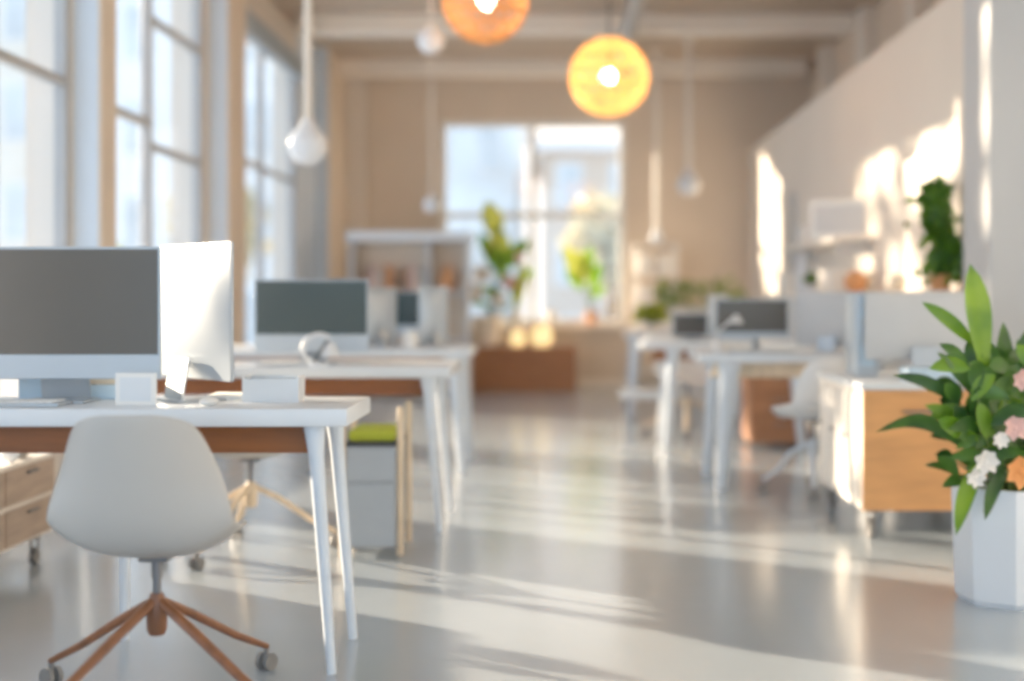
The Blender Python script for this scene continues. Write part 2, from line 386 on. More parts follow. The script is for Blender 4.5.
# ------------------------------------------------------------------ shell chairs
def make_chair(label, shellm='shell', wood='wood_leg', topz=.795, ang=(60, 150, 240, 330), R=.415, sw=1.0):
    t = thing('swivel_chair', label, 'chair', (0, 0, 0), 0, 'shell swivel chairs')
    prof = [(.225, .400, .12), (.205, .425, .165), (.12, .424, .212), (.0, .412, .236), (-.09, .414, .240), (-.155, .445, .240), (-.195, .51, .232), (-.215, .60, .212), (-.232, .69, .186), (-.246, .765, .155), (-.25, topz, .125)]
    sc = (topz-.41)/(.795-.41)
    b = B(); rows = []; nu = 12
    for i, (y, z, w) in enumerate(prof):
        z = .41+(z-.41)*sc if z > .41 else z
        if i == 10: z = topz
        row = []
        tt = i/10
        for j in range(nu+1):
            u = -1+2*j/nu; au = abs(u)
            seat = max(0, 1-abs(tt-.38)/.42)
            back = max(0, min(1, (tt-.45)/.25))
            zz = z + .095*seat*au**3.0
            yy = y + back*.085*u*u*(1-.45*max(0, tt-.8)/.2)
            if i == 10: zz -= .018*au**4
            if i == 0: yy -= .03*au**3
            row.append(b.bm.verts.new((u*w*sw, yy, zz)))
        rows.append(row)
    for a, c in zip(rows, rows[1:]):
        for j in range(nu): b.bm.faces.new((a[j], a[j+1], c[j+1], c[j]))
    sh = b.build('seat_shell', shellm, t, True)
    m = sh.modifiers.new('thick', 'SOLIDIFY'); m.thickness = .012; m.offset = 0
    m = sh.modifiers.new('smooth', 'SUBSURF'); m.levels = 2; m.render_levels = 2
    B().box(-.04, .04, -.04, .06, .392, .404, .005).tube([(0, 0, .345), (0, 0, .395)], .014, 16).build('seat_mount', 'steel', t, True)
    B().tube([(0, 0, .26), (0, 0, .36)], .011, 16).build('gas_lift', 'steel', t, True)
    B().lathe([(.020, .195), (.026, .21), (.028, .275), (.016, .305)], n=24).build('hub', wood, t, True)
    for a in ang:
        a = math.radians(a); d = Vector((math.cos(a), math.sin(a), 0))
        p = [d*.015+Vector((0, 0, .282)), d*.12+Vector((0, 0, .226)), d*R*.7+Vector((0, 0, .128)), d*R+Vector((0, 0, .068))]
        lg = B().tube(p, [.015, .016, .014, .011], 12, flat=.8).build('leg', wood, t, True)
        c = d*R; side = Vector((-d.y, d.x, 0))
        cb = B()
        for sg in (-1, 1): cb.tube([c+side*sg*.008+Vector((0, 0, .025)), c+side*sg*.022+Vector((0, 0, .025))], .025, 16)
        cb.tube([c+Vector((0, 0, .025)), c+Vector((0, 0, .075))], .008, 8)
        cb.build('caster', 'castor', lg, True)
    return t
c1 = make_chair('pale grey shell swivel chair in the foreground, seen from behind at the nearest desk')
c1.location = (-1.055, 3.42, 0)
c2 = make_chair('swivel chair behind the nearest desk, its pale wooden legs showing under the tabletop', wood='wood_pale', topz=.67, ang=(20, 110, 200, 245), R=.36)
c2.location = (-1.30, 5.50, 0); c2.rotation_euler = (0, 0, .05)
c3 = make_chair('white shell chair pushed against the desk beside the wooden cart', shellm='shell_white', wood='white_leg', topz=.76, R=.27, sw=.9)
c3.location = (1.41, 7.19, 0); c3.rotation_euler = (0, 0, .35)
c4 = make_chair('white shell chair with pale wooden legs at the far right desks', shellm='shell_white', wood='wood_pale', topz=.72, R=.33)
c4.location = (1.02, 10.25, 0); c4.rotation_euler = (0, 0, PI+.4)

# ------------------------------------------------------------------ monitors
def monitor(label, loc, rz, w=.62, h=.39, gap=.085, screen='screen', body='alu_white', tilt=0., chin=.075, stand=True):
    t = thing('computer_monitor', label, 'monitor', loc, rz, 'desktop monitors')
    # origin at the base of stand; screen faces -Y
    z0 = gap; z1 = gap+h
    b = B(); n = 10; rows = []
    for i in range(n+1):
        u = -1+2*i/n; r = []
        for j in range(n+1):
            v = -1+2*j/n
            dd = .006+.034*(1-abs(u)**2.5)*(1-abs(v)**2.5)
            r.append(b.bm.verts.new((u*w/2, dd, (z0+z1)/2+v*h/2)))
        rows.append(r)
    for a, c in zip(rows, rows[1:]):
        for j in range(n): b.bm.faces.new((a[j], a[j+1], c[j+1], c[j]))
    b.box(-w/2, w/2, -.006, .0058, z0, z1, .002, 1)
    b.build('casing', body, t, True)
    B().box(-w/2+.008, w/2-.008, -.0085, -.0062, z0+chin, z1-.008).build('screen', screen, t)
    B().box(-w/2+.002, w/2-.002, -.0085, -.0062, z0+.002, z0+chin-.001, .001, 1).build('chin', body, t)
    sw = w*.16
    b = B(); b.box(-sw, sw, -.07, .09, 0, .008, .003)
    b.rbox((0, .055, gap*.5+.033), (sw*1.5, .007, gap+.06), Matrix.Rotation(math.radians(10), 4, 'X'))
    b.build('stand', 'alu', t, True)
    return t
m1 = monitor('large dark screen monitor at the left edge of the nearest desk', (-1.51, 3.93, DZ), 0, .62, .40, .07, 'screen_warm')
monitor('silver backed monitor turned away beside the large dark screen', (-1.12, 4.0, DZ), math.radians(180-50), .52, .41, .07, body='silver')
monitor('teal black screen monitor on the second left desk', (-1.185, 6.25, DZ), 0, .55, .35, .055, chin=.085)
monitor('pale backed monitor just right of the teal black screen, turned away', (-1.13, 8.15, DZ), math.radians(180+58), .36, .325, .055)
monitor('small dark screen half hidden behind a pale monitor back on the third desk', (-1.13, 8.45, DZ), 0, .47, .28, .08, chin=.06)
monitor('rightmost pale monitor back on the third desk at the left', (-.80, 8.35, DZ), math.radians(180+40), .22, .36, .03)
monitor('dark screened monitor facing the camera on the desk beyond the cart', (1.16, 7.78, DZ), 0, .44, .24, .07, 'screen_warm', chin=.04)
monitor('large pale grey monitor back on the desk beyond the cart', (1.60, 7.62, DZ), math.radians(180-40), .46, .32, .03, body='grey_light')
monitor('pale narrow monitor back on the right desk in front of the wooden legged chair', (1.17, 9.5, DZ), math.radians(180+50), .26, .31, .03)
monitor('small dark screen low on the right desk nearer the aisle', (1.0, 9.66, DZ), 0, .30, .18, .02, 'screen_warm', chin=.02)
CZT = .70
monitor('light grey monitor back standing on the wooden cart behind the tall plant', (1.76, 6.25, CZT), math.radians(180-4), .56, .32, .085, body='grey_light')

# ------------------------------------------------------------------ desk clutter
def simple(name, label, cat, b, m, group=None, smooth=True, loc=None):
    o = b.build(name, m, None, smooth); 
    if loc: o.location = loc
    return tag(o, label, cat, group)
def bx(w, d, h, bev=.003): return B().box(-w/2, w/2, -d/2, d/2, 0, h, bev)
simple('document_box', 'pale blue document box left of the others under the large monitor', 'box', bx(.16, .05, .085), 'blue_pale', loc=(-1.60, 4.07, DZ))
o = simple('document_box', 'pale blue box carrying a tan notebook, right of the plain blue one', 'box', bx(.14, .05, .045), 'blue_pale', loc=(-1.40, 4.07, DZ))
simple('notebook', 'tan notebook lying on a pale blue box', 'notebook', bx(.12, .05, .035), 'tan', loc=(-1.40, 4.07, DZ+.045))
t = thing('photo_frame', 'small white standing frame right of the large dark monitor base', 'frame', (-1.235, 4.12, DZ)) 
t.location = (-1.24, 3.82, DZ)
B().box(-.06, .06, -.006, .006, 0, .095, .003).build('frame', 'paper', t); B().box(-.045, .045, -.008, -.0062, .012, .082).build('picture', 'white', t)
t = thing('desk_organizer', 'pale blue glass organizer box at the right end of nearest desk', 'organizer', (-.87, 3.98, DZ))
b = B(); b.box(-.085, .085, -.05, .05, 0, .008); b.box(-.085, -.078, -.05, .05, .008, .078); b.box(.078, .085, -.05, .05, .008, .078); b.box(-.078, .078, .043, .05, .008, .078); b.box(-.078, .078, -.05, -.043, .008, .07)
b.build('tray', 'white', t); B().box(-.07, .07, -.036, .036, .0085, .066, .003).build('note_block', 'blue_pale', t)
def keyboard(label, loc, rz=0):
    t = thing('keyboard', label, 'keyboard', loc, rz, 'keyboards')
    bx(.36, .12, .012, .004).build('case', 'alu', t, True)
    b = B()
    for r in range(5):
        for c in range(14): b.box(-.165+c*.0236, -.165+c*.0236+.019, -.05+r*.0205, -.05+r*.0205+.016, .0121, .0165)
    b.build('keycaps', 'paper', t)
    return t
keyboard('white keyboard on the nearest desk below the large dark screen', (-1.62, 3.80, DZ))
def mouse(label, loc): return simple('computer_mouse', label, 'mouse', B().ball((0, 0, .012), .03, 16, (.9, 1.5, .42)), 'paper', 'mice', loc=loc)
mouse('white mouse on nearest desk beside the blue organizer', (-1.02, 3.80, DZ+.0006))
simple('paper_stack', 'stack of white papers on nearest desk behind the shell chair', 'papers', bx(.21, .13, .015, .001), 'paper', loc=(-.98, 4.08, DZ)) 
keyboard('white keyboard on the second left desk', (-1.22, 6.07, DZ))
# white desk lamp with looped neck on desk 2
t = thing('desk_lamp', 'white desk lamp with a looped neck on the second left desk', 'lamp', (-1.19, 6.03, DZ))
t.location = (-1.13, 6.035, DZ+.0005)
t.location = (-1.11, 6.04, DZ)
B().lathe([(.055, 0), (.055, .012), (.02, .018)], n=28).build('base', 'lamp_white', t, True)
arc = [(-.01+.0, 0, .015)]+[(-.075*math.cos(a)-.0, 0, .075+.07*math.sin(a)) for a in [i*PI/10-.5 for i in range(0, 10)]]
B().tube(arc, .011, 10).build('neck', 'lamp_white', t, True)
B().lathe([(.018, .13), (.042, .07), (.046, .062), (.03, .062)], c=(.052, 0, -.02), n=24).build('lamp_shade', 'lamp_white', t, True)
B().tube([(-.02, -.03, .02), (.045, -.03, .12)], .006, 8).build('switch_arm', 'black', t, True)
def mug(label, loc, m='paper', s=1.):
    t = thing('mug', label, 'mug', loc, random.random()*3, 'mugs')
    B().lathe([(.030*s, 0), (.036*s, .004), (.038*s, .09*s), (.034*s, .09*s), (.032*s, .01)], n=24).build('cup', m, t, True)
    B().tube([(.036*s, 0, .07*s), (.06*s, 0, .065*s), (.062*s, 0, .035*s), (.037*s, 0, .022*s)], .005, 8).build('handle', m, t, True)
mug('white mug on the third left desk near its right end', (-.92, 8.12, DZ), s=1.2)
simple('storage_box', 'low white box at the front of the third left desk', 'box', bx(.18, .12, .055), 'paper', loc=(-1.12, 8.06+.02, DZ)) if False else None
simple('storage_box', 'low white box on the third left desk beside the small screen', 'box', bx(.14, .10, .06), 'paper', loc=(-1.36, 8.12, DZ))
keyboard('white keyboard on the right desk beyond the cart', (1.16, 7.44, DZ))
t = thing('letter_tray', 'white letter tray with papers on the desk beyond the cart', 'tray', (1.02, 7.60, DZ))
b = B(); b.box(-.10, .10, -.12, .12, 0, .006); b.box(-.10, -.094, -.12, .12, .006, .07); b.box(.094, .10, -.12, .12, .006, .07); b.box(-.094, .094, .114, .12, .006, .07)
b.build('tray', 'paper', t); bx(.17, .2, .03, .001).build('papers', 'cream', t).location = (0, 0, .0065)
t = thing('water_bottle', 'blue water bottle at the right on the desk beyond the cart', 'bottle', (1.72, 7.46, DZ))
B().lathe([(.032, 0), (.035, .01), (.035, .12), (.016, .15), (.016, .165)], n=24).build('body', 'blue_bottle', t, True)
B().lathe([(.018, .1652), (.018, .185)], n=20).build('cap', 'paper', t, True)
t = thing('desk_lamp', 'small grey desk lamp leaning over the desk beyond the cart', 'lamp', (1.03, 7.40, DZ))
t.location = (.93, 7.42, DZ)
B().lathe([(.045, 0), (.045, .012)], n=24).build('base', 'grey_light', t, True)
B().tube([(0, 0, .012), (-.02, 0, .12), (.07, 0, .20)], .008, 8).build('arm', 'grey_light', t, True)
B().lathe([(.012, .03), (.045, -.02)], c=(.085, 0, .19), n=20).build('lamp_shade', 'grey_light', t, True)
simple('paper_stack', 'stack of papers at the aisle end of the second right desk', 'papers', bx(.2, .2, .04, .001), 'paper', loc=(.75, 9.55, DZ))

# ------------------------------------------------------------------ wooden cart at right
t = thing('office_cart', 'honey wood fronted cart on casters with white top, left of the tall plant', 'cart', (1.36, 5.80, 0))
W, D = .64, .95
b = B(); b.box(0, .02, .02, D, .13, .67, .003); b.box(W-.02, W, .02, D, .13, .67, .003); b.box(.02, W-.02, .02, D, .13, .15); b.box(.02, W-.02, D-.02, D, .15, .67)
b.build('carcass', 'cream', t)
B().box(-.012, W+.01, -.012, D+.01, .67, CZT, .005).build('worktop', 'white', t, True)
B().box(0, W, 0, .019, .13, .668, .003).build('front_panel', 'wood_front', t)
hd = B().box(.18, .40, -.022, -.012, .568, .580, .003).box(.18, .19, -.012, 0, .568, .58).box(.39, .40, -.012, 0, .568, .58).build('handle', 'steel', t)
for k, (y0, y1) in enumerate([(.06, .32), (.35, .61), (.64, .90)]):
    dd = B().box(-.012, -.001, y0, y1, .17, .64, .004).build('side_door', 'cream', t, True)
    B().ball((-.02, y1-.04, .44), .010, 12).build('knob', 'steel', dd, True)
for cx, cy in ((.05, .06), (W-.05, .06), (.05, D-.06), (W-.05, D-.06)):
    c = B(); c.box(cx-.025, cx+.025, cy-.025, cy+.025, .115, .13, .002)
    c.tube([(cx-.012, cy, .045), (cx+.012, cy, .045)], .045, 18); c.box(cx-.02, cx-.015, cy-.012, cy+.012, .04, .115); c.box(cx+.015, cx+.02, cy-.012, cy+.012, .04, .115)
    c.build('caster', 'castor', t, True)
t = thing('computer_tower', 'slim white computer tower with blue panels at left end of the cart top', 'computer', (1.50, 6.42, CZT))
B().box(-.055, .055, -.11, .11, 0, .41, .008).build('case', 'alu_white', t, True)
for z0, z1 in ((.05, .15), (.28, .38)): B().box(-.035, .035, -.113, -.1105, z0, z1, .001).build('blue_panel', 'blue_pale', t)
simple('document_box', 'flat grey blue document box on the wooden cart below the monitor', 'box', bx(.34, .16, .06), 'blue_pale', loc=(1.76, 5.98, CZT))

# pedestal under the right desk
t = thing('drawer_pedestal', 'brown wooden drawer pedestal below the right desks', 'pedestal', (1.60, 9.60, 0))
B().box(-.21, .21, -.22, .24, .03, .55, .004).build('carcass', 'wood_brown', t)
for z0, z1 in ((.04, .20), (.21, .37), (.38, .54)):
    d_ = B().box(-.205, .205, -.236, -.2205, z0, z1, .003).build('drawer', 'wood_brown', t)
    B().box(-.05, .05, -.248, -.2365, z1-.035, z1-.025, .001).build('handle', 'steel', d_)
for cx in (-.16, .16):
    for cy in (-.17, .18): B().tube([(cx, cy, 0), (cx, cy, .03)], .02, 12).build('foot', 'black', t, True)
# low stool-bench
t = thing('low_bench', 'low white bench with dark legs near the far right desks', 'bench', (.72, 10.9, 0))
B().box(-.20, .20, -.17, .17, .24, .31, .015).build('seat', 'white', t, True)
for cx in (-.15, .15):
    for cy in (-.12, .12): B().tube([(cx, cy, .24), (cx*1.15, cy*1.1, 0)], [.017, .012], 10).build('leg', 'steel', t, True)

# ------------------------------------------------------------------ rolling caddy left of aisle
t = thing('rolling_caddy', 'grey cabinet with pale wooden corner posts beside the second desk', 'cabinet', (-.785, 5.62, 0))
B().box(-.105, .105, -.16, .16, .03, .455, .005).build('body', 'grey', t)
d_ = B().box(-.10, .10, -.172, -.161, .04, .30, .003).build('door', 'grey', t); 
B().box(-.10, .10, -.172, -.161, .31, .445, .003).build('drawer', 'grey', t)
B().box(-.105, .105, -.16, .16, .4555, .475, .003).build('lid', 'black', t)
for cx in (-.122, .122):
    for cy in (-.15, .15): B().tube([(cx, cy, 0), (cx, cy, .62)], .014, 10).build('post', 'wood_pale', t, True)
simple('seat_pad', 'lime green pad lying on the grey cabinet', 'cushion', B().box(-.1, .1, -.15, .15, 0, .05, .018), 'green_fab', loc=(-.785, 5.62, .475))

# ------------------------------------------------------------------ mobile drawer cabinet at lower left
t = thing('drawer_cabinet', 'low wooden drawer cabinet on casters at the lower left', 'cabinet', (-2.33, 4.95, 0))
B().box(-.24, .24, -.55, .42, .12, .44, .004).build('carcass', 'cream', t)
for z0, z1 in ((.135, .27), (.29, .425)):
    for (y0, y1) in ((-.535, -.075), (-.055, .405)):
        d_ = B().box(.241, .256, y0, y1, z0, z1, .003).build('drawer', 'wood_drawer', t)
        B().box(.2565, .268, (y0+y1)/2-.05, (y0+y1)/2+.05, z1-.03, z1-.02, .002).build('handle', 'steel', d_)
for cx in (-.18, .20):
    for cy in (-.47, -.05, .34):
        B().box(cx-.02, cx+.02, cy-.02, cy+.02, .1, .12).tube([(cx-.012, cy, .033), (cx+.012, cy, .033)], .033, 16).box(cx-.017, cx-.013, cy-.01, cy+.01, .03, .1).box(cx+.013, cx+.017, cy-.01, cy+.01, .03, .1).build('caster', 'castor', t, True)
simple('round_vase', 'rounded grey vase on the low drawer cabinet at the lower left', 'vase', B().lathe([(.03, 0), (.055, .02), (.07, .06), (.06, .10), (.028, .125), (.03, .135), (.02, .135)], n=28), 'pot_grey', loc=(-2.17, 5.22, .44))
simple('glass_ball', 'small white ball ornament beside the grey vase', 'ornament', B().ball((0, 0, .035), .035, 20), 'pot_white', loc=(-2.13, 5.06, .44))

# ------------------------------------------------------------------ pendant lamps
def pendant(label, loc, r, top, rr=.02, m='lamp_white', cone=True):
    t = thing('pendant_lamp', label, 'lamp', loc, 0, 'white globe pendant lamps')
    L = top-loc[2]
    B().tube([(0, 0, r*.9), (0, 0, L)], rr, 12).build('rod', 'cord', t, True)
    B().lathe([(rr*2.2, L-.03), (rr*2.2, L)], n=20).build('ceiling_rose', 'cord', t, True)
    prof = [(0.001, -r)]+[(r*math.cos(a), r*math.sin(a)) for a in [(-80+i*10)*PI/180 for i in range(0, 13)]]
    prof += [(r*.52, r*.86), (rr*1.3, r*1.35)] if cone else [(rr*1.2, r)]
    B().lathe(prof, n=28).build('globe_shade', m, t, True)
pendant('nearest white globe pendant on a thick rod, before the side windows', (-1.51, 7.85, 2.0), .118, CZ, .024)
pendant('white globe pendant at the right of the end window', (1.41, 14.0, 2.30), .12, CZ, .032)
pendant('grey white globe pendant hanging lowest above the back shelf rack', (1.11, 14.6, 1.76), .07, CZ, .030)
pendant('small pale globe pendant at the left edge of the end window', (-1.30, 13.4, 2.04), .085, CZ, .012)
pendant('small white globe pendant beside the amber rattan lamp near the ceiling', (-.90, 9.2, 2.90), .095, CZ, .010)
def rattan(label, loc, r, m, top):
    t = thing('rattan_lamp', label, 'lamp', loc, 0, 'woven rattan pendant lamps')
    b = B(); n = 22
    for i in range(n):
        for sg in (-1, 1):
            pts = []
            for j in range(25):
                ph = -PI/2*.9+PI*.9*j/24; th = 2*PI*i/n + sg*j/24*1.3
                pts.append((r*math.cos(ph)*math.cos(th), r*math.cos(ph)*math.sin(th), r*.98*math.sin(ph)))
            b.tube(pts, .0085, 5)
    for ph in (-1.1, -.7, -.3, .1, .5, .9, 1.2):
        b.tube([(r*math.cos(ph)*math.cos(a), r*math.cos(ph)*math.sin(a), r*math.sin(ph)) for a in [2*PI*k/36 for k in range(37)]], .009, 5)
    b.build('woven_shade', m, t, True)
    B().ball((0, 0, 0), .055, 20).build('bulb', 'bulb', t, True)
    B().tube([(0, 0, .055), (0, 0, top-loc[2])], .006, 8).build('cord', 'black', t, True)
    B().lathe([(.05, top-loc[2]-.03), (.05, top-loc[2])], n=20).build('ceiling_rose', 'steel', t, True)
    l = bpy.data.lights.new('lamp_glow', 'POINT'); l.energy = 12; l.color = (1, .72, .4); l.shadow_soft_size = .06
    lo = bpy.data.objects.new('lamp_glow', l); COL.objects.link(lo); lo.location = (0, 0, 0); lo.parent = t
    lo.location = (0, -.07, 0)
rattan('lit golden rattan globe lamp hanging before the end window', (.385, 9.8, 2.745), .295, 'rattan', 3.68+.27)
rattan('amber rattan globe lamp cut by the top of the view', (-.49, 8.75, 3.08), .285, 'rattan_amber', CZ)

# ------------------------------------------------------------------ plants
def pot(t, r0, r1, h, m, n=28, soil=True, rot=0.):
    B().lathe([(r0, 0), (r1, h), (r1*.88, h), (r1*.86, h*.88)], n=n, rot=rot).build('pot', m, t, n > 12)
    if soil: B().lathe([(r1*.84, h*.86), (r1*.84, h*.90)], n=n, rot=rot).build('soil', 'soil', t)
def bush(t, n, r, z0, ll, w, m, seed=1, up=.6, sc=(1, 1, 1)):
    rnd = random.Random(seed); b = B(); st = B()
    for i in range(n):
        a = rnd.random()*2*PI; el = rnd.uniform(.1, 1.45)
        d = Vector((math.cos(a)*math.cos(el)*sc[0], math.sin(a)*math.cos(el)*sc[1], math.sin(el)*up*sc[2]))
        c = Vector((0, 0, z0))+d*r*rnd.uniform(.3, 1)
        e = c + (d.normalized()+Vector((rnd.uniform(-.5, .5), rnd.uniform(-.5, .5), rnd.uniform(-.3, .5))))*ll*rnd.uniform(.6, 1.1)
        b.leaf(c, e, w, .12, n=5)
        if i % 3 == 0: st.tube([(0, 0, z0-.03), c*.5+Vector((0, 0, z0))*.5, c], .004, 5)
    st.build('stems', 'stem', t); b.build('foliage', m, t, True, fix=False)
# --- big plant at right
PX, PY = 1.62, 4.66
t = thing('potted_plant', 'tall glossy green plant in a white faceted pot at the right', 'plant', (PX, PY, 0))
b = B().lathe([(.178, 0), (.190, .02), (.202, .40), (.198, .412), (.180, .412), (.176, .36)], n=8, rot=PI/8+.16)
b.build('pot', 'pot_white', t)
B().lathe([(.170, .33), (.170, .37)], n=8, rot=PI/8+.16).build('soil', 'soil', t)
def W_(px, py, dy=0.):
    s = F/(PY+dy); return Vector(((px-VX)/s-PX, dy, H+(VY-py)/s))
lb = B(); lt = B(); st = B()
base = Vector((0, 0, .37))
def hero(B_, p0, p1, w, bend=.12, dy=0., side=None, e=0., shape=.9):
    a, c = W_(*p0, dy), W_(*p1, dy+e)
    B_.leaf(a, c, w, bend, side, n=9, shape=shape); st.tube([base+Vector((a.x*.15, a.y*.2, 0)), (base+a)*.5+Vector((0, 0, .03)), a], [.007, .006, .004], 6)
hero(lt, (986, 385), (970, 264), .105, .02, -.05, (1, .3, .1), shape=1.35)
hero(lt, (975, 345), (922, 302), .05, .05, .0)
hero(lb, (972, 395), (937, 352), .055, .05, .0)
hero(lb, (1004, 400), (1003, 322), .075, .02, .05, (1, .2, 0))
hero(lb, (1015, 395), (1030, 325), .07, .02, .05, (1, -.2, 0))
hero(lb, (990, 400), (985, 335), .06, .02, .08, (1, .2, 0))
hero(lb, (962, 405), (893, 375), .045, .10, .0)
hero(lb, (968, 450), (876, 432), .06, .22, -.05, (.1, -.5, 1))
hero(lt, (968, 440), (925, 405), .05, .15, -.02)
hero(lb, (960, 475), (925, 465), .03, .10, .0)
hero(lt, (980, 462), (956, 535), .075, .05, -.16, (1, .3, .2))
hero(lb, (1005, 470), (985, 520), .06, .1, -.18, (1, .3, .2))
rnd = random.Random(11)
for i in range(230):
    px = rnd.uniform(955, 1068); py = rnd.uniform(365, 482); dy = rnd.uniform(-.16, .16)
    a = W_(px, py, dy); an = rnd.uniform(-.35, PI+.35); L = rnd.uniform(.08, .15)
    e = a+Vector((math.cos(an)*L, rnd.uniform(-.06, .06), math.sin(an)*L))
    (lt if rnd.random() < .28 else lb).leaf(a, e, rnd.uniform(.04, .065), .12, n=6)
    if i % 3 == 0: st.tube([base+Vector((a.x*.15, 0, 0)), a], [.006, .003], 5)
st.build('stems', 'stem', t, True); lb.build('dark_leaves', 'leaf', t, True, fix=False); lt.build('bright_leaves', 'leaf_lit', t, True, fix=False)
def blossom(t, c, r, m, name='blossom'):
    b = B()
    for k in range(7):
        a = k*2*PI/7; d = Vector((math.cos(a), -.5, math.sin(a)))
        b.leaf(Vector(c), Vector(c)+d*r, r*.8, .1, n=4)
    b.ball(c, r*.3, 8); b.build(name, m, t, True, fix=False)
blossom(t, W_(985, 462, -.2), .045, 'petal_white'); blossom(t, W_(975, 478, -.2), .035, 'petal_white')
blossom(t, W_(1014, 428, -.19), .045, 'petal_pink'); blossom(t, W_(1022, 380, -.15), .04, 'petal_pink')
blossom(t, W_(1020, 472, -.2), .06, 'petal_orange'); blossom(t, W_(1000, 440, -.2), .03, 'petal_white')

# --- hanging plant on right wall shelf
t = thing('trailing_plant', 'dense green plant climbing the right wall above the ledge', 'plant', (2.185, 7.42, 1.12))
B().lathe([(.05, 0), (.065, .09), (.055, .09)], n=20).build('pot', 'terracotta', t, True)
b = B(); rnd = random.Random(4)
for i in range(620):
    k = rnd.random(); z = .06+k*.56
    cx = -.0+.035*math.sin(k*7)-(.07 if k > .78 else 0)*rnd.random(); rr = .085 if k < .85 else .06
    c = Vector((cx+rnd.gauss(0, .5)*rr, rnd.gauss(0, .35)*rr, z)); d = Vector((rnd.uniform(-1, 1), rnd.uniform(-1, .3), rnd.uniform(-.8, .8))).normalized()*.06
    b.leaf(c, c+d, .045, .1, n=4)
b.build('foliage', 'leaf_dark', t, True, fix=False)
B().tube([(0, 0, .05), (.01, 0, .3), (.02, .02, .60)], .006, 6).build('stem', 'bark', t, True)
# ledge cabinet along right wall
t = thing('ledge_cabinet', 'long white ledge cabinet along the right wall', 'cabinet', (2.13, 9.6, 0))
B().box(-.15, .168, -2.66, 2.70, .05, 1.08, .004).build('carcass', 'grey_light', t)
B().box(-.18, .168, -2.67, 2.72, 1.08, 1.12, .004).build('ledge_top', 'cream', t)
B().box(-.13, .15, -2.6, 2.65, 0, .05).build('plinth', 'grey', t)
for i in range(6): B().box(-.165, -.151, -2.62+i*.885, -2.62+i*.885+.86, .08, 1.05, .004).build('door', 'grey_light', t)
# wall shelf above
t = thing('wall_shelf', 'cream wall shelf board above the ledge cabinet', 'shelf', (2.16, 10.5, 1.50))
B().box(-.14, .138, -1.1, 1.3, 0, .03, .003).build('board', 'cream', t)
for yy in (-.9, 1.1): B().box(-.10, .138, yy-.01, yy+.01, -.10, 0).build('bracket', 'grey_light', t)
SH = 1.53
t = thing('picture_frame', 'grey white picture frame standing on the wall shelf', 'picture', (2.17, 9.86, SH), math.radians(-75), None)
B().box(-.28, .28, -.012, .012, 0, .30, .004).build('frame', 'paper', t); B().box(-.24, .24, -.015, -.0125, .04, .26).build('picture', 'grey_light', t)
t.rotation_euler = (0, 0, math.radians(-35))
simple('storage_box', 'small blue grey box on the wall shelf beside the picture frame', 'box', bx(.10, .12, .20), 'grey', loc=(2.14, 10.45, SH))
simple('storage_box', 'white box farthest along the wall shelf', 'box', bx(.14, .22, .16), 'paper', loc=(2.15, 11.2, SH))
simple('storage_box', 'wide cream box on the ledge below the wall shelf, nearer the camera', 'box', bx(.22, .50, .17), 'cream', loc=(2.10, 9.72, 1.12))
simple('storage_box', 'cream box on the ledge, far end beside the grey door', 'box', bx(.20, .60, .18), 'cream', loc=(2.10, 11.6, 1.12))
simple('tall_vase', 'tall pale blue vase on the ledge cabinet near the far box', 'vase', B().lathe([(.04, 0), (.06, .05), (.055, .2), (.03, .32), (.035, .34), (.025, .34)], n=24), 'pot_white', loc=(2.08, 11.05, 1.12))
simple('round_vase', 'orange brown round vase on the ledge above the wide cream box', 'vase', B().lathe([(.03, 0), (.07, .03), (.085, .08), (.06, .13), (.035, .15), (.02, .15)], n=24), 'terracotta', loc=(2.12, 9.25, 1.12))
simple('round_vase', 'dark brown vase on the ledge between the boxes', 'vase', B().lathe([(.03, 0), (.05, .04), (.045, .14), (.025, .18), (.02, .18)], n=24), 'wood_brown', loc=(2.12, 10.15, 1.12))
simple('round_vase', 'cream bowl shaped vase near the trailing plant on the ledge', 'vase', B().lathe([(.03, 0), (.055, .02), (.07, .06), (.05, .10), (.03, .11)], n=24), 'pot_cream', loc=(2.06, 7.92, 1.12))
t = thing('small_plant', 'small round green plant on the ledge below the wall shelf', 'plant', (2.04, 10.42, 1.12))
pot(t, .035, .045, .06, 'pot_white'); bush(t, 90, .05, .08, .04, .03, 'leaf_dark', 5, 1.)
# --- climbing foliage planter
t = thing('planter_box', 'tall cream planter with trailing greenery at the far right', 'planter', (1.42, 13.2, 0))
B().box(-.28, .28, -.14, .14, 0, .98, .006).build('planter', 'cream', t)
b = B(); rnd = random.Random(21)
for i in range(160):
    c = Vector((rnd.uniform(-.42, .42), rnd.uniform(-.12, .12), 1.0+rnd.uniform(0, .16)+.08*math.sin(i))); d = Vector((rnd.uniform(-1, 1), rnd.uniform(-1, .5), rnd.uniform(-.3, 1))).normalized()*.09
    b.leaf(c, c+d, .05, .1, n=4)
b.build('foliage', 'leaf_pale', t, True, fix=False)
# --- lime plant on the farthest right desk
t = thing('small_plant', 'bushy lime green plant on the farthest right desk', 'plant', (.86, 12.0, DZ))
pot(t, .05, .065, .08, 'pot_cream'); bush(t, 150, .14, .10, .07, .05, 'leaf_yellow', 9, .8)

